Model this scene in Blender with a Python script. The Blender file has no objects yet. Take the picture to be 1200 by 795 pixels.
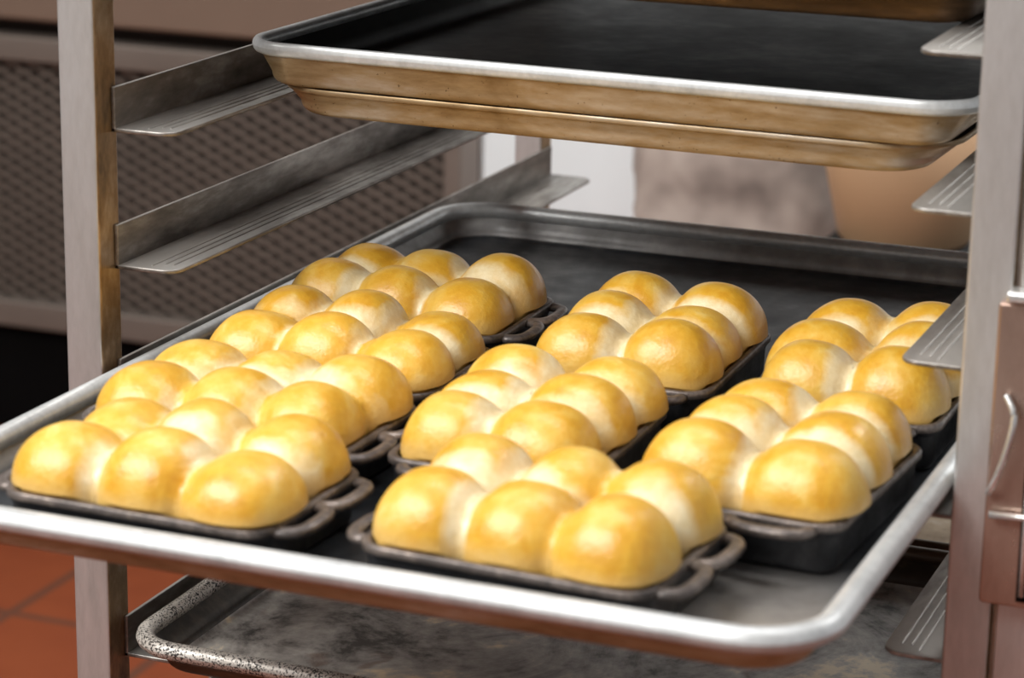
import bpy, bmesh, math, random
import numpy as np
from mathutils import Vector, Matrix, noise as mnoise

random.seed(7)
rng = np.random.default_rng(11)
C = bpy.context.scene.collection
PI = math.pi

# ------------------------------------------------------------------ helpers
def link(name, verts, faces, mat, parent=None, smooth=True, attrs=None, normals=None):
    me = bpy.data.meshes.new(name)
    me.from_pydata([tuple(map(float, v)) for v in verts], [], [tuple(map(int, f)) for f in faces])
    bm = bmesh.new(); bm.from_mesh(me)
    bmesh.ops.recalc_face_normals(bm, faces=bm.faces)
    bm.to_mesh(me); bm.free()
    if smooth:
        me.polygons.foreach_set('use_smooth', [True] * len(me.polygons))
    mats = mat if isinstance(mat, (list, tuple)) else [mat]
    for m in mats:
        me.materials.append(m)
    if attrs:
        for k, a in attrs.items():
            at = me.attributes.new(k, 'FLOAT', 'POINT')
            at.data.foreach_set('value', np.asarray(a, dtype=np.float32))
    if normals is not None:
        me.normals_split_custom_set_from_vertices([tuple(map(float, n)) for n in normals])
    o = bpy.data.objects.new(name, me)
    C.objects.link(o)
    if parent is not None:
        o.parent = parent
    return o

def tag(o, label=None, cat=None, group=None, kind=None):
    if label: o['label'] = label
    if cat: o['category'] = cat
    if group: o['group'] = group
    if kind: o['kind'] = kind
    return o

def thing(name, label, cat, loc=(0, 0, 0), rotz=0.0, group=None):
    o = bpy.data.objects.new(name, None)
    o.empty_display_size = 0.05
    C.objects.link(o)
    o.location = loc; o.rotation_euler = (0, 0, rotz)
    return tag(o, label, cat, group)

class MB:
    """collects shapes for ONE mesh"""
    def __init__(s): s.v = []; s.f = []; s.fm = []
    def add(s, v, f, m=0):
        b = len(s.v); s.v += [tuple(x) for x in v]
        s.f += [tuple(i + b for i in q) for q in f]; s.fm += [m] * len(f)
        return s
    def box(s, x0, x1, y0, y1, z0, z1, m=0, mright=None):
        v = [(x, y, z) for z in (z0, z1) for y in (y0, y1) for x in (x0, x1)]
        f = [(0, 2, 3, 1), (4, 5, 7, 6), (0, 1, 5, 4), (2, 6, 7, 3), (0, 4, 6, 2), (1, 3, 7, 5)]
        b = len(s.v); s.v += v; s.f += [tuple(i + b for i in q) for q in f]
        s.fm += [m] * 5 + [m if mright is None else mright]
        return s
    def tube(s, pts, r, n=10, rz=None, m=0, closed=False):
        """round or flattened tube along a path; rz = vertical radius"""
        P = [Vector(p) for p in pts]; k = len(P); rings = []
        up0 = Vector((0, 0, 1))
        for i, p in enumerate(P):
            a = P[(i - 1) % k] if (closed or i > 0) else p
            c = P[(i + 1) % k] if (closed or i < k - 1) else p
            t = (c - a).normalized()
            up = up0 if abs(t.z) < 0.95 else Vector((0, 1, 0))
            side = t.cross(up).normalized(); u = side.cross(t).normalized()
            rings.append([p + side * (r * math.cos(2 * PI * j / n)) + u * ((rz or r) * math.sin(2 * PI * j / n)) for j in range(n)])
        v = [q for ring in rings for q in ring]; f = []
        for i in range(k if closed else k - 1):
            i2 = (i + 1) % k
            for j in range(n):
                f.append((i * n + j, i * n + (j + 1) % n, i2 * n + (j + 1) % n, i2 * n + j))
        if not closed:
            f.append(tuple(range(n))); f.append(tuple((k - 1) * n + j for j in range(n)))
        return s.add(v, f, m)
    def build(s, name, mat, parent=None, smooth=False, bevel=0.0, seg=2):
        o = link(name, s.v, s.f, mat, parent, smooth)
        if any(s.fm):
            o.data.polygons.foreach_set('material_index', s.fm)
        if bevel:
            b = o.modifiers.new('bevel', 'BEVEL'); b.width = bevel; b.segments = seg
            b.limit_method = 'ANGLE'; b.angle_limit = math.radians(40)
            o.data.polygons.foreach_set('use_smooth', [True] * len(o.data.polygons))
            w = o.modifiers.new('wn', 'WEIGHTED_NORMAL'); w.keep_sharp = True
        return o

def rrect(hx, hy, r, n=8, sx=6, sy=8):
    """rounded rectangle loop, counter clockwise, constant vertex count"""
    r = max(r, 0.0008); p = []
    for (cx, cy, a0) in ((hx - r, hy - r, 0), (-hx + r, hy - r, 90), (-hx + r, -hy + r, 180), (hx - r, -hy + r, 270)):
        for i in range(n + 1):
            a = math.radians(a0 + 90 * i / n)
            p.append((cx + r * math.cos(a), cy + r * math.sin(a)))
        # straight run to the next corner
        q = {0: ((hx - r), hy, -(hx - r), hy), 90: (-hx, hy - r, -hx, -hy + r), 180: (-hx + r, -hy, hx - r, -hy), 270: (hx, -hy + r, hx, hy - r)}[a0]
        k = sx if a0 in (0, 180) else sy
        for i in range(1, k):
            t = i / k
            p.append((q[0] + (q[2] - q[0]) * t, q[1] + (q[3] - q[1]) * t))
    return p

def loft(loops, close_first=True, close_last=True):
    v = []; f = []; n = len(loops[0])
    for lp in loops: v += lp
    for i in range(len(loops) - 1):
        for j in range(n):
            j2 = (j + 1) % n
            f.append((i * n + j, i * n + j2, (i + 1) * n + j2, (i + 1) * n + j))
    if close_first: f.append(tuple(range(n)))
    if close_last: f.append(tuple((len(loops) - 1) * n + j for j in range(n)))
    return v, f

# ------------------------------------------------------------------ materials
def srgb(r, g, b):
    def c(u):
        u /= 255.0
        return u / 12.92 if u <= 0.04045 else ((u + 0.055) / 1.055) ** 2.4
    return (c(r), c(g), c(b), 1.0)

class Mat:
    def __init__(s, name):
        s.m = bpy.data.materials.new(name); s.m.use_nodes = True
        s.n = s.m.node_tree.nodes; s.l = s.m.node_tree.links
        s.b = s.n['Principled BSDF']
        s.tc = s.n.new('ShaderNodeTexCoord')
    def coord(s, scale=(1, 1, 1), rot=(0, 0, 0), loc=(0, 0, 0)):
        mp = s.n.new('ShaderNodeMapping'); s.l.new(s.tc.outputs['Object'], mp.inputs[0])
        mp.inputs['Scale'].default_value = scale; mp.inputs['Rotation'].default_value = rot
        mp.inputs['Location'].default_value = loc
        return mp.outputs[0]
    def noise(s, scale, detail=4, rough=0.55, co=None, dist=0.0):
        t = s.n.new('ShaderNodeTexNoise'); t.inputs['Scale'].default_value = scale
        t.inputs['Detail'].default_value = detail; t.inputs['Roughness'].default_value = rough
        t.inputs['Distortion'].default_value = dist
        s.l.new(co if co is not None else s.tc.outputs['Object'], t.inputs['Vector'])
        return t.outputs[0]
    def ramp(s, fac, stops, interp='LINEAR'):
        r = s.n.new('ShaderNodeValToRGB'); r.color_ramp.interpolation = interp
        e = r.color_ramp.elements
        while len(e) < len(stops): e.new(0.5)
        for k, (p, c) in zip(e, stops):
            k.position = p; k.color = c if len(c) == 4 else (*c, 1)
        s.l.new(fac, r.inputs[0]); return r.outputs[0]
    def rng(s, fac, a, b, c, d):
        r = s.n.new('ShaderNodeMapRange')
        for i, x in enumerate((a, b, c, d)): r.inputs[i + 1].default_value = x
        s.l.new(fac, r.inputs[0]); return r.outputs[0]
    def mix(s, fac, a, b, mode='MIX'):
        m = s.n.new('ShaderNodeMix'); m.data_type = 'RGBA'; m.blend_type = mode
        for sock, x in ((m.inputs[0], fac), (m.inputs[6], a), (m.inputs[7], b)):
            if hasattr(x, 'links') or hasattr(x, 'is_output'): s.l.new(x, sock)
            else: sock.default_value = x
        return m.outputs[2]
    def attr(s, name):
        a = s.n.new('ShaderNodeAttribute'); a.attribute_name = name; return a.outputs['Fac']
    def math(s, op, a, b=0.0):
        m = s.n.new('ShaderNodeMath'); m.operation = op
        for i, x in enumerate((a, b)):
            if hasattr(x, 'is_output'): s.l.new(x, m.inputs[i])
            else: m.inputs[i].default_value = x
        return m.outputs[0]
    def set(s, **k):
        nm = dict(color='Base Color', rough='Roughness', metal='Metallic', spec='Specular IOR Level', coat='Coat Weight', coatr='Coat Roughness', sss='Subsurface Weight')
        for a, x in k.items():
            sock = s.b.inputs[nm[a]]
            if hasattr(x, 'is_output'): s.l.new(x, sock)
            else: sock.default_value = x
        return s
    def bump(s, h, strength, dist=0.001):
        b = s.n.new('ShaderNodeBump'); b.inputs['Strength'].default_value = strength
        b.inputs['Distance'].default_value = dist
        s.l.new(h, b.inputs['Height']); s.l.new(b.outputs[0], s.b.inputs['Normal'])
        return s

def worn_metal(name, c0, c1, c2, metal=0.75, rough=(0.32, 0.55), sc=18, stretch=(1, 1, 1), bump=0.15, spots=None):
    m = Mat(name)
    co = m.coord(stretch)
    n1 = m.noise(sc, 6, 0.62, co, 0.6); n2 = m.noise(sc * 7, 4, 0.6, co)
    f = m.math('ADD', m.math('MULTIPLY', n1, 0.7), m.math('MULTIPLY', n2, 0.3))
    col = m.ramp(f, [(0.34, c0), (0.5, c1), (0.66, c2)])
    if spots:
        s = m.noise(spots[0], 2, 0.5, m.coord())
        col = m.mix(m.rng(s, spots[1], spots[1] + 0.04, 0, 1), col, spots[2])
    m.set(color=col, metal=metal, rough=m.rng(f, 0.35, 0.65, rough[1], rough[0]))
    if bump: m.bump(n2, bump, 0.0006)
    return m.m

def slide_metal(name, c0, c1, c2, metal, rough, sc, stretch, bump):
    m = Mat(name)
    co = m.coord(stretch)
    n1 = m.noise(sc, 6, 0.62, co, 0.6); n2 = m.noise(sc * 7, 4, 0.6, co)
    f = m.math('ADD', m.math('MULTIPLY', n1, 0.7), m.math('MULTIPLY', n2, 0.3))
    col = m.ramp(f, [(0.34, c0), (0.5, c1), (0.66, c2)])
    # scuffed bare metal on the ledges near their front ends, where pans are pushed in
    sep = m.n.new('ShaderNodeSeparateXYZ'); m.l.new(m.tc.outputs['Object'], sep.inputs[0])
    nrm = m.n.new('ShaderNodeSeparateXYZ'); m.l.new(m.tc.outputs['Normal'], nrm.inputs[0])
    e = m.math('ADD', sep.outputs[1], m.math('MULTIPLY', m.math('SUBTRACT', n1, 0.5), 0.28))
    k = m.math('MULTIPLY', m.rng(e, -0.33, -0.22, 0.9, 0), m.rng(nrm.outputs[2], 0.4, 0.8, 0, 1))
    col = m.mix(k, col, srgb(206, 202, 196))
    m.set(color=col, metal=metal, rough=m.rng(f, 0.35, 0.65, rough[1], rough[0]))
    m.bump(n2, bump, 0.0006)
    return m.m

M = {}
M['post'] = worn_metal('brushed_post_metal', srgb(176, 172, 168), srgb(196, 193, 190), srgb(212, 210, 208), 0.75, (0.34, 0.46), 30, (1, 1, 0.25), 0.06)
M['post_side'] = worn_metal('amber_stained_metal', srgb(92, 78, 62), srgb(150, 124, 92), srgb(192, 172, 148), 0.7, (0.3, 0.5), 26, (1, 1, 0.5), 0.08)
M['slide'] = slide_metal('scuffed_slide_metal', srgb(84, 79, 74), srgb(134, 128, 122), srgb(194, 190, 184), 0.75, (0.3, 0.5), 22, (1, 0.25, 1), 0.12)
M['rim'] = worn_metal('bright_rolled_rim', srgb(176, 178, 178), srgb(197, 199, 199), srgb(214, 216, 216), 0.35, (0.3, 0.42), 40, (1, 1, 1), 0.05)
M['pan_dark'] = worn_metal('seasoned_dark_pan', srgb(42, 45, 49), srgb(58, 61, 65), srgb(112, 111, 109), 0.35, (0.3, 0.48), 9, (1, 1, 1), 0.1)
M['pan_shaded'] = worn_metal('shaded_pan_inside', srgb(12, 13, 13), srgb(17, 17, 17), srgb(44, 40, 35), 0.15, (0.4, 0.55), 9, (1, 1, 1), 0.1)  # near-black inside: shade from the tray above, put into the colour
M['pan_wall'] = worn_metal('grey_pan_wall', srgb(112, 110, 108), srgb(146, 145, 144), srgb(178, 176, 174), 0.3, (0.34, 0.5), 12, (1, 1, 1), 0.1)
M['pan_charred'] = worn_metal('charred_pan_wall', srgb(38, 32, 26), srgb(52, 44, 36), srgb(84, 72, 58), 0.3, (0.4, 0.55), 20, (1, 1, 1), 0.1)
M['pan_tan'] = worn_metal('tan_baked_pan', srgb(124, 97, 62), srgb(158, 134, 100), srgb(184, 170, 152), 0.5, (0.34, 0.5), 14, (0.6, 0.6, 2.5), 0.1, (520, 0.70, srgb(84, 60, 34)))
M['pan_brown'] = worn_metal('brown_baked_pan', srgb(58, 44, 30), srgb(80, 62, 44), srgb(112, 90, 66), 0.55, (0.36, 0.55), 16, (0.6, 0.6, 2), 0.1)
M['rim_speckled'] = worn_metal('chipped_speckled_rim', srgb(190, 182, 170), srgb(206, 200, 190), srgb(222, 218, 210), 0.35, (0.3, 0.45), 30, (1, 1, 1), 0.1, (420, 0.54, srgb(34, 28, 24)))
M['pan_shaded'].node_tree.nodes['Principled BSDF'].inputs['Specular IOR Level'].default_value = 0.2
M['iron'] = worn_metal('black_cast_iron', srgb(26, 27, 29), srgb(36, 37, 40), srgb(54, 54, 56), 0.15, (0.36, 0.55), 60, (1, 1, 1), 0.25)
M['iron_rim'] = worn_metal('glint_iron_rim', srgb(60, 56, 55), srgb(96, 88, 84), srgb(140, 128, 120), 0.45, (0.3, 0.45), 60, (1, 1, 1), 0.2)  # paler than the body: glint along the pan rims painted into the colour
M['latch'] = worn_metal('latch_plate_metal', srgb(150, 126, 114), srgb(172, 146, 132), srgb(186, 162, 148), 0.8, (0.25, 0.35), 20, (1, 1, 0.4), 0.05)
M['wire'] = worn_metal('bright_wire', srgb(200, 200, 198), srgb(218, 218, 216), srgb(232, 232, 230), 0.8, (0.2, 0.3), 30, (1, 1, 1), 0)

def worn():
    m = Mat('scratched_worn_pan')
    n1 = m.noise(11, 7, 0.68, m.coord((1, 0.8, 1)), 1.2); n2 = m.noise(60, 5, 0.65); n3 = m.noise(26, 3, 0.5, None, 0.5)
    f = m.math('ADD', m.math('MULTIPLY', n1, 0.72), m.math('MULTIPLY', n2, 0.28))
    col = m.ramp(f, [(0.39, srgb(62, 57, 52)), (0.46, srgb(136, 130, 124)), (0.54, srgb(170, 164, 156)), (0.61, srgb(224, 206, 174))])
    col = m.mix(m.rng(n3, 0.66, 0.74, 0, 0.8), col, srgb(96, 60, 34))
    m.set(color=col, metal=0.2, rough=m.rng(f, 0.35, 0.65, 0.52, 0.36)); m.bump(f, 0.4, 0.0015)
    return m.m
M['pan_worn'] = worn()

def speckle():
    m = Mat('chipped_speckled_rim')
    n1 = m.noise(30, 4); sp = m.noise(800, 2, 0.5); big = m.noise(50, 3)
    sep = m.n.new('ShaderNodeSeparateXYZ'); m.l.new(m.tc.outputs['Object'], sep.inputs[0])
    pale = m.ramp(n1, [(0.3, srgb(184, 176, 164)), (0.7, srgb(216, 210, 202))])
    f = m.math('ADD', m.math('MULTIPLY', sp, 0.75), m.math('MULTIPLY', big, 0.25))
    col = m.mix(m.rng(f, 0.52, 0.56, 0, 1), pale, srgb(34, 28, 24))
    col = m.mix(m.rng(sep.outputs[1], 0.05, 0.12, 0, 1), col, srgb(74, 58, 44))
    m.set(color=col, metal=0.3, rough=0.4); return m.m
M['rim_speckled'] = speckle()

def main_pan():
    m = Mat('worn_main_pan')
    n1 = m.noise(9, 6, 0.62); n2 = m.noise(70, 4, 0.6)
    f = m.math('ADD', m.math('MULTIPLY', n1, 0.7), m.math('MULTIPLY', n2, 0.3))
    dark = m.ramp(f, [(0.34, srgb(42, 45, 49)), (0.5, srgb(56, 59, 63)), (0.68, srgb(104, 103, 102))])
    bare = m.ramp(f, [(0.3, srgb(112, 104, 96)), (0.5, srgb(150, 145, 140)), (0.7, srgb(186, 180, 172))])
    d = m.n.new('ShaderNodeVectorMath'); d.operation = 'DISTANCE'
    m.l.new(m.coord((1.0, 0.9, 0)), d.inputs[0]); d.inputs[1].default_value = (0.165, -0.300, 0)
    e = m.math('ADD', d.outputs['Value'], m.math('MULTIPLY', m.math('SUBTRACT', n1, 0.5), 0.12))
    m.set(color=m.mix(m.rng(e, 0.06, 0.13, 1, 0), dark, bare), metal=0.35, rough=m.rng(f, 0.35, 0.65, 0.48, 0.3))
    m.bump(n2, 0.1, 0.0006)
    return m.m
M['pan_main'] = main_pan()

def bread():
    m = Mat('golden_bread_crust')
    pale = m.attr('pale'); side = m.attr('side')
    geo = m.n.new('ShaderNodeObjectInfo')
    off = m.n.new('ShaderNodeVectorMath'); off.operation = 'ADD'
    cmb = m.n.new('ShaderNodeCombineXYZ')
    m.l.new(m.math('MULTIPLY', geo.outputs['Random'], 7.0), cmb.inputs[0])
    m.l.new(m.math('MULTIPLY', geo.outputs['Random'], 3.0), cmb.inputs[1])
    m.l.new(m.tc.outputs['Object'], off.inputs[0]); m.l.new(cmb.outputs[0], off.inputs[1])
    co = off.outputs[0]
    n1 = m.noise(38, 5, 0.6, co, 0.5); n2 = m.noise(160, 4, 0.6, co); n3 = m.noise(420, 2, 0.5, co)
    gold = m.ramp(m.math('ADD', m.math('MULTIPLY', n1, 0.75), m.math('MULTIPLY', n2, 0.25)),
                  [(0.30, srgb(194, 136, 30)), (0.47, srgb(210, 160, 52)), (0.58, srgb(216, 174, 76)), (0.72, srgb(222, 196, 122))])
    f = m.math('ADD', pale, m.math('MULTIPLY', m.math('SUBTRACT', n1, 0.5), 0.9))
    f = m.rng(f, 0.28, 0.72, 0, 1)
    col = m.mix(f, gold, m.ramp(n2, [(0.3, srgb(218, 196, 146)), (0.7, srgb(230, 214, 176))]))
    fs = m.rng(m.math('ADD', side, m.math('MULTIPLY', m.math('SUBTRACT', n1, 0.5), 1.0)), 0.3, 0.9, 0, 0.75)
    col = m.mix(fs, col, srgb(208, 170, 100))
    m.set(color=col, rough=m.rng(n1, 0.3, 0.7, 0.28, 0.46), spec=0.5)
    h = m.math('ADD', m.math('MULTIPLY', n2, 0.8), m.math('MULTIPLY', n3, 0.35))
    m.set(coat=0.22, coatr=0.3)
    m.bump(h, 0.5, 0.0013)
    return m.m
M['bread'] = bread()

def plain(name, col, rough=0.6, metal=0.0, sc=20, var=0.12, spec=0.5):
    m = Mat(name); n = m.noise(sc, 4)
    a = tuple(c * (1 - var) for c in col[:3]) + (1,); b = tuple(min(1, c * (1 + var)) for c in col[:3]) + (1,)
    m.set(color=m.ramp(n, [(0.3, a), (0.7, b)]), rough=rough, metal=metal, spec=spec)
    return m.m
M['wall'] = plain('white_wall_paint', srgb(226, 230, 230), 0.6, 0, 3, 0.03)
M['wall_grey'] = plain('grey_wall_paint', srgb(158, 158, 158), 0.6, 0, 3, 0.03)
M['cab_brown'] = plain('brown_cabinet_steel', srgb(118, 98, 84), 0.5, 0.2, 4, 0.06)
M['cab_rail'] = plain('dull_rail_steel', srgb(118, 108, 100), 0.45, 0.4, 8, 0.08)
M['cab_dark'] = plain('dark_cabinet_inside', srgb(74, 65, 58), 0.8, 0, 8, 0.1)
M['mesh'] = plain('mesh_wire', srgb(98, 88, 80), 0.55, 0.3, 20, 0.1)
M['tub'] = plain('beige_plastic', srgb(190, 154, 118), 0.5, 0, 6, 0.05)
M['table'] = plain('black_table', srgb(16, 15, 15), 0.85, 0, 10, 0.1)
M['black'] = plain('flat_black', srgb(9, 8, 8), 0.9, 0, 10, 0.1, 0.05)  # legs, latch slot, and the painted shade under the cabinet

def sackmat():
    m = Mat('pale_paper_sack'); n = m.noise(9, 3, 0.5)
    m.set(color=m.ramp(n, [(0.36, srgb(106, 96, 90)), (0.5, srgb(158, 145, 136)), (0.64, srgb(188, 176, 166))]), rough=0.7)
    return m.m
M['sack'] = sackmat()

def tilemat():
    m = Mat('red_quarry_tile')
    br = m.n.new('ShaderNodeTexBrick'); br.offset = 0.0; br.squash = 1.0
    m.l.new(m.coord(loc=TILE_OFF), br.inputs['Vector'])
    br.inputs['Scale'].default_value = 1.0; br.inputs['Mortar Size'].default_value = 0.006
    br.inputs['Mortar Smooth'].default_value = 0.1; br.inputs['Bias'].default_value = -0.3
    br.inputs['Brick Width'].default_value = TILE; br.inputs['Row Height'].default_value = TILE
    br.inputs['Color1'].default_value = srgb(122, 56, 25); br.inputs['Color2'].default_value = srgb(114, 50, 21)
    br.inputs['Mortar'].default_value = srgb(82, 50, 36)
    n = m.noise(14, 5)
    col = m.mix(0.35, br.outputs['Color'], m.ramp(n, [(0.3, srgb(150, 70, 38)), (0.7, srgb(180, 96, 60))]), 'MULTIPLY')
    col = m.mix(0.4, br.outputs['Color'], m.ramp(n, [(0.3, srgb(102, 44, 19)), (0.7, srgb(126, 62, 31))]))
    col = m.mix(m.rng(br.outputs['Fac'], 0, 1, 0, 0.8), col, srgb(82, 50, 36))
    m.set(color=col, rough=0.55); return m.m

# ------------------------------------------------------------------ camera
F_PX = 3027.66; PITCH = -0.2733; ROLL = 0.0177; YAW = 0.3765
CAM = Vector((0.7015, -0.9511, 0.4035))
cam_d = bpy.data.cameras.new('camera'); cam = bpy.data.objects.new('camera', cam_d); C.objects.link(cam)
cam.matrix_world = Matrix.Translation(CAM) @ Matrix.Rotation(YAW, 4, 'Z') @ Matrix.Rotation(PI / 2 + PITCH, 4, 'X') @ Matrix.Rotation(ROLL, 4, 'Z')
cam_d.sensor_width = 36.0; cam_d.lens = 36.0 * F_PX / 1200.0
cam_d.dof.use_dof = True; cam_d.dof.focus_distance = 1.50; cam_d.dof.aperture_fstop = 9.0
cam_d.clip_start = 0.05
bpy.context.scene.camera = cam

# ------------------------------------------------------------------ the setting
FZ = -0.62; TILE = 0.2; TILE_OFF = (0.722, -1.223, 0.0)
M['tile'] = tilemat()
def slab(name, x0, x1, y0, y1, z0, z1, mat):
    o = MB().box(x0, x1, y0, y1, z0, z1).build(name, mat)
    o['kind'] = 'structure'; return o
slab('floor', -3.2, 2.6, -2.0, 2.9, FZ - 0.05, FZ, M['tile'])
slab('wall_back', -3.2, 2.6, 2.9, 3.0, FZ, 2.1, M['wall'])
slab('wall_front', -3.2, 2.6, -1.8, -1.7, FZ, 2.1, M['wall_grey'])
slab('wall_left', -3.3, -3.2, -2.0, 2.9, FZ, 2.1, M['wall_grey'])
slab('ceiling', -3.2, 2.6, -2.0, 2.9, 2.1, 2.15, M['wall'])

# ------------------------------------------------------------------ the rack
XL, XR = -0.0062, 0.4656           # inner faces of the slide webs
YS, YE = 0.2494, 0.917             # front and back ends of the slides
P = 0.0226
SP = 0.0764
Z1 = 0.1546; HW = 0.0247; WF = 0.0352
zslot = lambda k: Z1 - HW + SP * (1 - k)       # underside of slide k (0 = top one in view)
rack = thing('bakery_rack', 'tall aluminium bakery rack with angled slides holding the sheet pans', 'rack', (0.23, 0.58, FZ))
R0 = Vector((0.23, 0.58, FZ))
def rk(mb, name, mat, parent=None, **k):
    mb.v = [tuple(Vector(q) - R0) for q in mb.v]
    return mb.build(name, mat, parent or rack, **k)
XPL = -0.0312; XPR = 0.4645
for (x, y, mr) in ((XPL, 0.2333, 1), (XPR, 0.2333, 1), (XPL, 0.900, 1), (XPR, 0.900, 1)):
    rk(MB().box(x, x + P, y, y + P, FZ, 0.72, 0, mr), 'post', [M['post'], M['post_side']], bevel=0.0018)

def slide(k, side):
    z = zslot(k); t = 0.0024
    mb = MB()
    s = 1 if side == 'l' else -1
    x0 = XL if side == 'l' else XR
    # web
    mb.box(min(x0, x0 - s * t), max(x0, x0 - s * t), YS, YE, z, z + HW)
    # flange with rounded outer corners
    rad = 0.010; out = [(x0 - s * t, YS)]
    n = 8
    for i in range(n + 1):
        a = -PI / 2 + PI / 2 * i / n
        out.append((x0 + s * (WF - rad + rad * math.cos(a)), YS + rad + rad * math.sin(a)))
    for i in range(n + 1):
        a = PI / 2 * i / n
        out.append((x0 + s * (WF - rad + rad * math.cos(a)), YE - rad + rad * math.sin(a)))
    out.append((x0 - s * t, YE))
    m = len(out)
    v = [(x, y, z) for x, y in out] + [(x, y, z + t) for x, y in out]
    f = [tuple(range(m)), tuple(range(m, 2 * m))] + [(i, (i + 1) % m, (i + 1) % m + m, i + m) for i in range(m)]
    mb.add(v, f)
    # raised wear ridges along the flange
    for d in (0.0165, 0.0215, 0.0265):
        a, b = x0 + s * d, x0 + s * (d + 0.0014)
        mb.box(min(a, b), max(a, b), YS + (0.006 if d < 0.02 else 0.012), YE - 0.012, z + t * 0.5, z + t + 0.0005)
    return rk(mb, 'slide', M['slide'], bevel=0.0005, seg=1)
for k in range(-1, 7):
    slide(k, 'l'); slide(k, 'r')

# stile, latch plate and wire beside the right post
mb = MB().box(0.4895, 0.535, 0.2345, 0.252, FZ + 0.1, 0.72)
rk(mb, 'side_stile', M['post'], bevel=0.0015)
mb = MB().box(0.4822, 0.530, 0.2235, 0.2325, -0.054, 0.097)
lp = rk(mb, 'latch_plate', M['latch'], bevel=0.002)
mb = MB().box(0.4860, 0.530, 0.2195, 0.2325, 0.0975, 0.1035)
o = rk(mb, 'latch_ledge', M['wire'], lp, bevel=0.002); 
mb = MB().box(0.5005, 0.516, 0.2222, 0.2240, -0.050, 0.018)
rk(mb, 'latch_slot', M['black'], lp)
mb = MB().tube([(0.5035, 0.2195, -0.046), (0.5035, 0.2195, 0.016)], 0.0016, 8)
rk(mb, 'latch_rod', M['wire'], lp, smooth=True)
def bez(pts, n=24):
    out = []
    P4 = [Vector(p) for p in pts]; P4 = [P4[0] * 2 - P4[1]] + P4 + [P4[-1] * 2 - P4[-2]]
    for i in range(1, len(P4) - 2):
        for j in range(n):
            t = j / n; a, b, c, d = P4[i - 1:i + 3]
            out.append(0.5 * ((2 * b) + (c - a) * t + (2 * a - 5 * b + 4 * c - d) * t * t + (3 * b - a - 3 * c + d) * t ** 3))
    out.append(P4[-2]); return out
mb = MB().tube(bez([(0.4895, 0.221, 0.053), (0.4945, 0.217, 0.043), (0.4918, 0.216, 0.025), (0.4872, 0.217, 0.010), (0.4842, 0.221, 0.003)], 10), 0.0017, 8)
mb.tube([(0.4855, 0.2195, -0.0070), (0.534, 0.2195, -0.0050)], 0.0017, 8)
rk(mb, 'latch_wire', M['wire'], lp, smooth=True)

# ------------------------------------------------------------------ sheet pans
def sheet_pan(label, cx, cy, zb, w, d, h=0.0245, rotz=0.0, inner='pan_dark', outer='pan_tan', rim='rim', bead=0.0045, taper=0.012, wallmat=None, tilt=(0, 0), rad=0.034, group=None, ky=1.0):
    t = thing('sheet_pan', label, 'sheet pan', (cx, cy, zb), rotz, group)
    t.rotation_euler = (tilt[0], tilt[1], rotz)
    hx, hy = w / 2, d / 2
    zt = h - bead
    def L(ins, z, r):
        return [(x, y, z) for x, y in rrect(hx - ins, hy - ins * ky, r, 10, 8, 10)]
    b2 = bead * 2
    wall_o = bead * 0.75 + 0.0008
    wall = lambda u: wall_o + taper * u                # u 0 top .. 1 bottom
    inn = []
    # inner skin: from floor centre out and up
    for s in (0.05, 0.35, 0.7, 0.9):
        inn.append([(x * s, y * s, 0.0012) for x, y in rrect(hx - wall(1) - 0.006, hy - (wall(1) + 0.006) * ky, rad - 0.016, 10, 8, 10)])
    inn.append(L(wall(1) + 0.0058, 0.0012, rad - 0.018))
    for i in range(1, 7):
        a = PI / 2 * i / 6
        inn.append(L(wall(1) + 0.0058 - 0.0051 * math.sin(a), 0.0012 + 0.0062 * (1 - math.cos(a)), rad - 0.017 + 0.004 * math.sin(a)))
    for i in range(1, 5):
        u = 1 - i / 4
        z = 0.0074 + (zt - 0.0074) * (1 - u)
        inn.append(L(wall(u) + 0.0007, z, rad - 0.012 * u - 0.004))
    n_in = len(inn)
    out = []
    for i in range(0, 5):
        u = i / 4
        z = zt - (zt - 0.0065) * u
        out.append(L(wall(u) - 0.0006, z, rad - 0.012 * u - 0.003))
    for i in range(1, 7):
        a = PI / 2 * i / 6
        out.append(L(wall(1) - 0.0006 + 0.008 * (1 - math.cos(a)), 0.0065 * (1 - math.sin(a)), rad - 0.015 - 0.003 * (i / 6)))
    for s in (0.9, 0.4, 0.05):
        out.append([(x * s, y * s, 0.0) for x, y in rrect(hx - wall(1) - 0.008, hy - (wall(1) + 0.008) * ky, rad - 0.018, 10, 8, 10)])
    v, f = loft(inn + out)
    N = len(inn[0])
    bo = link('basin', v, f, [M[inner], M[outer], M[wallmat or inner]], t)
    mi = [0 if i < 7 * N or i == len(f) - 2 else 2 if i < (n_in - 1) * N else 1 for i in range(len(f))]
    bo.data.polygons.foreach_set('material_index', mi)
    # rolled rim
    ring = []
    for j in range(13):
        a = 2 * PI * j / 12
        ring.append(L(bead - bead * math.cos(a), zt + bead * 0.92 * math.sin(a), rad - bead + bead * math.cos(a)))
    v, f = loft(ring, False, False)
    link('rolled_rim', v, f, M[rim], t)
    return t

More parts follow.
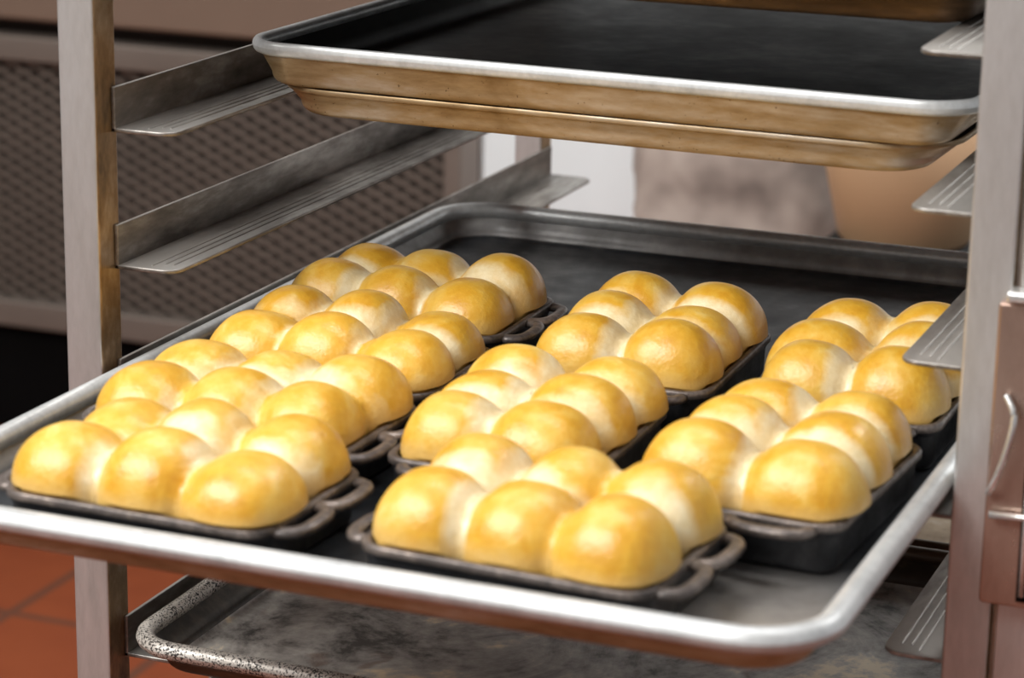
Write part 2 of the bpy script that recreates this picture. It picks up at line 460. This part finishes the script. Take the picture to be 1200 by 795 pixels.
sheet_pan('long aluminium sheet pan pulled out of the rack carrying nine black pans of rolls', 0.2315, 0.352, -0.0197, 0.463, 0.704, 0.0248, bead=0.0062, outer='pan_tan', inner='pan_main', wallmat='pan_wall', taper=0.009, rad=0.042)
PW = 0.432
sheet_pan('empty dark sheet pan with bright rim on the slides above the rolls', 0.2355, 0.66, 0.1422, PW, 0.63, 0.026, rotz=-0.028, ky=0.4, inner='pan_shaded', outer='pan_tan', bead=0.0046)
sheet_pan('shallow tan sheet pan lying directly under the empty bright-rimmed sheet pan', 0.2335, 0.660, 0.1254, 0.402, 0.612, 0.0163, rotz=-0.022, inner='pan_brown', outer='pan_tan', rim='pan_tan', bead=0.0017, taper=0.012, ky=0.3, rad=0.042)
sheet_pan('brown sheet pan on the topmost slides, cut off by the top of the photo', 0.2297, 0.652, zslot(0) + 0.0026, 0.448, 0.68, 0.0245, rotz=0.0, inner='pan_brown', outer='pan_brown', rim='rim')
sheet_pan('scratched grey sheet pan with chipped speckled rim on low slides under the rolls', 0.2297, 0.382, zslot(5) + 0.0032, 0.449, 0.336, 0.0245, inner='pan_worn', outer='pan_brown', rim='rim_speckled', bead=0.0054, wallmat='pan_charred')
sheet_pan('stained brown sheet pan behind the speckled one, seen beside the right post', 0.2297, 0.722, zslot(5) + 0.0032, 0.449, 0.336, 0.0245, inner='pan_tan', outer='pan_brown', rim='pan_brown', bead=0.0046)

# ------------------------------------------------------------------ iron pans and rolls
ZB = -0.0197 + 0.0014          # top of the big pan's floor
PH = 0.0260                    # iron pan height
PL, PD = 0.142, 0.105
def iron_pan(label, cx, cy, rot):
    t = thing('cast_iron_pan', label, 'pan', (cx, cy, ZB), rot, 'cast iron pans on the sheet pan')
    hx, hy = PL / 2, PD / 2
    def L(ins, z, r):
        return [(x, y, z) for x, y in rrect(hx - ins, hy - ins, r, 8, 6, 6)]
    tp = 0.0045
    loops = []
    for s in (0.1, 0.6, 0.95): loops.append([(x * s, y * s, 0.0035) for x, y in rrect(hx - tp - 0.008, hy - tp - 0.008, 0.012, 8, 6, 6)])
    loops.append(L(tp + 0.006, 0.0042, 0.008)); loops.append(L(tp + 0.0042, 0.0065, 0.009))
    loops.append(L(0.0045, PH - 0.003, 0.011)); loops.append(L(0.0040, PH - 0.0008, 0.0115)); loops.append(L(0.0030, PH, 0.012))
    loops.append(L(0.0008, PH, 0.013)); loops.append(L(0.0, PH - 0.0008, 0.014)); loops.append(L(0.0, PH - 0.0038, 0.014)); loops.append(L(0.0014, PH - 0.0052, 0.013))
    loops.append(L(0.0026, PH - 0.008, 0.012)); loops.append(L(tp - 0.001, 0.004, 0.010)); loops.append(L(tp + 0.0004, 0.001, 0.009)); loops.append(L(tp + 0.002, 0.0, 0.008))
    for s in (0.6, 0.1): loops.append([(x * s, y * s, 0.0) for x, y in rrect(hx - tp - 0.004, hy - tp - 0.004, 0.012, 8, 6, 6)])
    v, f = loft(loops); n = len(loops[0])
    b = link('pan_body', v, f, [M['iron'], M['iron_rim']], t)
    b.data.polygons.foreach_set('material_index', [1 if 6 * n <= i < 10 * n else 0 for i in range(len(f))])
    for s in (-1, 1):
        mb = MB()
        for k in (-1, 1):
            pts = []
            w = 0.0188
            for i in range(17):
                a = PI * i / 16
                c, q = math.cos(a), math.sin(a)
                x = hx - 0.0016 + 0.0115 * (abs(q) ** 0.65)
                y = k * 0.0200 + w * math.copysign(abs(c) ** 0.75, c)
                pts.append((s * x, y, PH - 0.0032))
            mb.tube(pts, 0.0038, 10, 0.0027)
        mb.build('handle', M['iron_rim'], t, smooth=True)
    return t

def loaf(label, cx, cy, rot, height=0.031, seed=0, rolls=None):
    """six rolls baked together; every roll is a part"""
    r = np.random.default_rng(100 + seed)
    base = ZB + 0.0036 + 0.0006
    t = thing('bread_loaf', label, 'bread', (cx, cy, base), rot, 'loaves of six rolls')
    rim = PH - 0.0042                       # rim height seen from the loaf's base
    zc = rim - 0.001
    cs = []; ab = []
    for j in range(2):
        for i in range(3):
            u = (i - 1) * 0.0443 + r.normal(0, 0.0013); v = (j - 0.5) * 0.0487 + r.normal(0, 0.0013)
            a = 0.0262 + r.normal(0, 0.0008); b = 0.0282 + r.normal(0, 0.0008); h = height + r.normal(0, 0.0018)
            if rolls and (i, j) in rolls:
                du, dv, da, db, dh = rolls[(i, j)]
                u += du; v += dv; a += da; b += db; h += dh
            cs.append((u, v)); ab.append((a, b, h - 0.001))
    cs = np.array(cs); ab = np.array(ab)
    K = 0.0065
    def own(p, k):
        a, b, c = ab[k]
        z = p[:, 2] - zc
        sh = 1 - 0.04 * np.clip((-z) / 0.010, 0, 1)
        cz = np.where(z > 0, c, zc * 1.04)
        n = 2.5
        q = (np.abs((p[:, 0] - cs[k, 0]) / (a * sh)) ** n + np.abs((p[:, 1] - cs[k, 1]) / (b * sh)) ** n) ** (2.15 / n) + np.abs(z / cz) ** 2.15
        return (q ** (1 / 2.15) - 1) * min(a, b)
    def field(p):
        d = own(p, 0)
        for k in range(1, 6):
            e = own(p, k)
            hh = np.clip(0.5 + 0.5 * (d - e) / K, 0, 1)
            d = d * (1 - hh) + e * hh - K * hh * (1 - hh)
        return d
    nt, npk = 44, 72
    for k in range(6):
        th = np.linspace(0, PI, nt + 2)[1:-1]; ph = np.linspace(0, 2 * PI, npk, endpoint=False)
        T, Fh = np.meshgrid(th, ph, indexing='ij')
        dirs = np.stack([np.sin(T) * np.cos(Fh), np.sin(T) * np.sin(Fh), np.cos(T)], -1).reshape(-1, 3)
        dirs = np.vstack([[0, 0, 1], dirs, [0, 0, -1]])
        o = np.array([cs[k, 0], cs[k, 1], zc])
        tcell = np.full(len(dirs), 0.09)
        for e in range(6):
            if e == k: continue
            nrm = np.append(cs[e] - cs[k], 0); dl = np.linalg.norm(nrm); nrm = nrm / dl
            dn = dirs @ nrm
            lim = np.where(dn > 1e-6, (dl / 2 + 0.0004) / np.maximum(dn, 1e-6), 9)
            tcell = np.minimum(tcell, lim)
        lo = np.zeros(len(dirs)); hi = tcell.copy()
        outside = field(o + dirs * hi[:, None]) > 0
        for _ in range(22):
            mid = (lo + hi) / 2
            s = field(o + dirs * mid[:, None]) > 0
            hi = np.where(s, mid, hi); lo = np.where(s, lo, mid)
        tt = np.where(outside, (lo + hi) / 2, tcell)
        p = o + dirs * tt[:, None]
        # gradient normals
        g = np.zeros_like(p); h = 1e-4
        for ax in range(3):
            d = np.zeros(3); d[ax] = h
            g[:, ax] = field(p + d) - field(p - d)
        g /= np.linalg.norm(g, axis=1)[:, None] + 1e-12
        # soft lumps
        lump = np.array([mnoise.noise(Vector((q[0] * 45 + seed * 5, q[1] * 45, q[2] * 45 + k * 3))) for q in p])
        p = p + g * (lump * 0.0009 * outside)[:, None]
        # keep inside the pan below its rim
        zl = np.clip(p[:, 2] / rim, 0, 1)
        mx = PL / 2 - 0.0136 + zl * 0.0078; my = PD / 2 - 0.0136 + zl * 0.0078
        below = p[:, 2] < rim + 0.0015
        rr = 0.0085
        q2 = p[:, :2].copy()
        qx = np.clip(q2[:, 0], -mx, mx); qy = np.clip(q2[:, 1], -my, my)
        ex = np.maximum(np.abs(qx) - (mx - rr), 0); ey = np.maximum(np.abs(qy) - (my - rr), 0)
        ln = np.hypot(ex, ey); sc = np.where(ln > rr, rr / np.maximum(ln, 1e-9), 1)
        qx = np.where(ln > rr, np.sign(qx) * (mx - rr + ex * sc), qx); qy = np.where(ln > rr, np.sign(qy) * (my - rr + ey * sc), qy)
        p[:, 0] = np.where(below, qx, p[:, 0]); p[:, 1] = np.where(below, qy, p[:, 1])
        p[:, 2] = np.maximum(p[:, 2], 0.0004)
        # crust colour: pale where the rolls touch
        near = np.full(len(p), 9.0)
        for e in range(6):
            if e == k: continue
            nrm = cs[e] - cs[k]; dl = np.linalg.norm(nrm)
            if dl > 0.062: 
                continue
            dd = dl / 2 - (p[:, :2] - cs[k]) @ (nrm / dl)
            far = (nrm[0] * math.cos(rot) - nrm[1] * math.sin(rot)) * 0.36 - (nrm[0] * math.sin(rot) + nrm[1] * math.cos(rot)) * 0.9
            wide = abs(nrm[1]) > abs(nrm[0])
            wgt = (0.017 if wide else 0.013) if far > 0 else 0.0035
            near = np.minimum(near, dd / wgt)
        pale = np.clip(1.0 - near, 0, 1) ** 0.8
        lw = np.array([mnoise.noise(Vector((q[0] * 28 + 9 + seed * 3, q[1] * 28, q[2] * 14))) for q in p])
        pale = pale * np.clip(0.8 + 1.3 * lw, 0.0, 1.15)
        cen = np.exp(-((p[:, 1] / 0.011) ** 2)) * np.clip(1 - (np.abs(p[:, 0]) - 0.03) / 0.02, 0, 1)
        pale = np.maximum(pale, 0.85 * cen * np.clip(1.2 - (p[:, 2] - zc) / (ab[k, 2]), 0, 1))
        side = np.clip((rim + 0.013 - p[:, 2]) / 0.011, 0, 1)
        faces = []
        for j in range(npk):
            j2 = (j + 1) % npk
            faces.append((0, 1 + j, 1 + j2))
            for i in range(nt - 1):
                faces.append((1 + i * npk + j, 1 + (i + 1) * npk + j, 1 + (i + 1) * npk + j2, 1 + i * npk + j2))
            faces.append((len(p) - 1, 1 + (nt - 1) * npk + j2, 1 + (nt - 1) * npk + j))
        wallish = ~outside
        nm = np.where(wallish[:, None], g, g)
        link('roll', p, faces, M['bread'], t, True, {'pale': pale, 'side': side}, nm)
    return t

H = PI / 2
PANS = [  # cx, cy, rot, roll height, where
    (0.1330, 0.0690, -0.03, 0.031, 'at the front left corner of the sheet pan'),
    (0.1157, 0.1765, -0.02, 0.030, 'second from the front along the left side'),
    (0.1125, 0.2898, 0.01, 0.029, 'third from the front along the left side'),
    (0.1032, 0.4090, 0.01, 0.029, 'farthest back along the left side'),
    (0.3155, 0.0705, -0.06, 0.032, 'in front beside the bare pan corner'),
    (0.2545, 0.2085, H + 0.01, 0.032, 'in the middle of the sheet pan'),
    (0.2626, 0.3735, H + 0.02, 0.032, 'at the back of the middle row'),
    (0.3870, 0.2030, H - 0.06, 0.034, 'at the near end of the right side'),
    (0.3895, 0.3675, H + 0.0, 0.033, 'at the far right, under the slide tip'),
]
for i, (x, y, a, h, w) in enumerate(PANS):
    iron_pan('black cast iron pan with loop handles ' + w, x, y, a)
    loaf('loaf of six golden rolls baked together ' + w, x, y, a, h, i)

# ------------------------------------------------------------------ background
YA = 1.75; XA = -0.43
cab = thing('equipment_cabinet', 'brown steel equipment cabinet with wire mesh front behind the left post', 'cabinet', (-1.15, YA + 0.3, FZ))
K0 = Vector((-1.15, YA + 0.3, FZ))
def cb(mb, name, mat, **k):
    mb.v = [tuple(Vector(q) - K0) for q in mb.v]
    return mb.build(name, mat, cab, **k)
XB = -2.0
cb(MB().box(XB, XA - 0.0045, YA + 0.06, 2.6, -0.475, 0.5), 'cabinet_body', M['cab_dark'])
cb(MB().box(XA - 0.004, XA, YA + 0.06, 2.6, -0.475, 0.5), 'side_panel', M['wall'])
cb(MB().box(XB, XA - 0.02, YA + 0.02, YA + 0.05, FZ, -0.475), 'under_shade_board', M['black'])  # black board added as the shade beneath the cabinet
cb(MB().box(XB, XA, YA - 0.01, YA + 0.05, -0.083, 0.5), 'front_panel', M['cab_brown'], bevel=0.006)
cb(MB().box(XB, XA, YA - 0.005, YA + 0.03, -0.135, -0.103), 'frame_rail', M['cab_rail'], bevel=0.004)
cb(MB().box(XB, XA, YA - 0.005, YA + 0.03, -0.475, -0.440), 'frame_rail', M['cab_rail'], bevel=0.004)
cb(MB().box(XA - 0.022, XA, YA - 0.012, YA + 0.05, -0.475, -0.103), 'frame_stile', M['cab_rail'], bevel=0.004)
mb = MB()
z0, z1 = -0.442, -0.133
sl = 0.5; pz = 0.0165
for sg in (1, -1):
    c = -2.6
    while c < 1.6:
        # line z = c + sg*sl*(x-XB)
        xa, xb = XB, XA - 0.01
        xs = sorted([(z0 - c) / (sg * sl) + XB, (z1 - c) / (sg * sl) + XB])
        a, b = max(xa, xs[0]), min(xb, xs[1])
        if b - a > 0.01:
            za, zb_ = c + sg * sl * (a - XB), c + sg * sl * (b - XB)
            hw = 0.0034 if sg < 0 else 0.0023; y = YA + 0.012 + (0.004 if sg > 0 else 0)
            mb.add([(a, y, za - hw), (b, y, zb_ - hw), (b, y, zb_ + hw), (a, y, za + hw), (a, y + .003, za - hw), (b, y + .003, zb_ - hw), (b, y + .003, zb_ + hw), (a, y + .003, za + hw)],
                   [(0, 1, 2, 3), (4, 7, 6, 5), (0, 4, 5, 1), (3, 2, 6, 7), (0, 3, 7, 4), (1, 5, 6, 2)])
        c += pz
cb(mb, 'mesh_panel', M['mesh'])
for x in (XB + 0.06, XA - 0.08):
    cb(MB().box(x - 0.02, x + 0.02, 2.5, 2.54, FZ, -0.475), 'leg', M['black'])

# low dark table with a beige tub and a pale sack
YT = 1.50; ZT = -0.172
tbl = thing('low_table', 'low black table behind the rack under the beige tub', 'table', (0.2, YT, FZ))
T0 = Vector((0.2, YT, FZ))
def tb(mb, name, mat, **k):
    mb.v = [tuple(Vector(q) - T0) for q in mb.v]
    return mb.build(name, mat, tbl, **k)
tb(MB().box(0.085, 0.62, YT - 0.15, YT + 0.2, ZT - 0.03, ZT), 'table_top', M['table'], bevel=0.004)
for x in (0.115, 0.59):
    for y in (YT - 0.15, YT + 0.17):
        tb(MB().box(x - 0.02, x + 0.02, y - 0.02, y + 0.02, FZ, ZT - 0.03), 'leg', M['table'])

tub = thing('plastic_tub', 'beige tapered plastic tub standing on the black table behind the rack', 'tub', (0.158, 1.45, ZT))
def lathe(prof, n=48):
    return loft([[(r * math.cos(2 * PI * j / n), r * math.sin(2 * PI * j / n), z) for j in range(n)] for r, z in prof])
v, f = lathe([(0.004, 0.004), (0.056, 0.004), (0.060, 0.008), (0.098, 0.168), (0.101, 0.168), (0.0645, 0.006), (0.059, 0.0), (0.004, 0.0)])
link('tub_body', v, f, M['tub'], tub)
v, f = loft([[((0.1015 + 0.0035 * math.cos(a)) * math.cos(2 * PI * j / 48), (0.1015 + 0.0035 * math.cos(a)) * math.sin(2 * PI * j / 48), 0.168 + 0.0035 * math.sin(a)) for j in range(48)] for a in [2 * PI * i / 10 for i in range(11)]], False, False)
link('tub_rim', v, f, M['tub'], tub)

def sack(cx, cy, z, hx, hy, h):
    vs = []; fs = []; nu, nv = 48, 26
    for i in range(nv + 1):
        w = i / nv
        prof = (1 - abs(2 * w - 1) ** 3.2) ** 0.5 if 0 < w < 1 else 0.02
        for j in range(nu):
            a = 2 * PI * j / nu
            ca, sa = math.cos(a), math.sin(a)
            x = hx * math.copysign(abs(ca) ** 0.6, ca) * prof; y = hy * math.copysign(abs(sa) ** 0.6, sa) * prof
            zz = h * w
            d = mnoise.fractal(Vector((x * 14, y * 14, zz * 14 + 3)), 1.0, 2.0, 3) * 0.016
            k = 1 + d / max(0.02, math.hypot(x, y)) * (1 if 0 < i < nv else 0)
            vs.append((x * k, y * k, max(0.0005, zz)))
    for i in range(nv):
        for j in range(nu):
            fs.append((i * nu + j, i * nu + (j + 1) % nu, (i + 1) * nu + (j + 1) % nu, (i + 1) * nu + j))
    fs.append(tuple(range(nu))); fs.append(tuple(nv * nu + j for j in range(nu)))
    o = link('flour_sack', vs, fs, M['sack'])
    o.location = (cx, cy, z)
    return tag(o, 'tall pale crumpled sack standing behind the rack, left of the beige tub', 'sack')
sack(-0.055, 1.62, FZ, 0.118, 0.085, 0.74)

# ------------------------------------------------------------------ light
def area(name, loc, target, sx, sy, power, col=(1, 1, 1)):
    d = bpy.data.lights.new(name, 'AREA'); d.shape = 'RECTANGLE'; d.size = sx; d.size_y = sy
    d.energy = power; d.color = col
    o = bpy.data.objects.new(name, d); C.objects.link(o); o.location = loc
    o.rotation_euler = (Vector(target) - Vector(loc)).to_track_quat('-Z', 'Y').to_euler()
    return o
area('unseen_lamp', (-0.75, -1.15, 1.6), (0.15, 0.3, 0.0), 1.9, 1.2, 66, (1.0, 0.99, 0.97))
area('unseen_lamp', (0.3, 0.6, 2.05), (0.3, 0.6, 0.0), 1.6, 0.4, 14, (1.0, 1.0, 1.0))
area('unseen_lamp', (1.1, 2.0, 1.6), (-0.4, 2.2, -0.2), 0.9, 0.6, 25, (1.0, 1.0, 1.0))  # unseen lamp added to brighten the cabinet's white side panel
w = bpy.data.worlds.new('world'); bpy.context.scene.world = w; w.use_nodes = True
w.node_tree.nodes['Background'].inputs[0].default_value = (0.95, 0.97, 1.0, 1)
w.node_tree.nodes['Background'].inputs[1].default_value = 0.35

vs = bpy.context.scene.view_settings
vs.view_transform = 'Standard'; vs.look = 'None'; vs.exposure = 0.55; vs.gamma = 1.0; vs.use_curve_mapping = False
bpy.context.scene.cycles.use_denoising = True
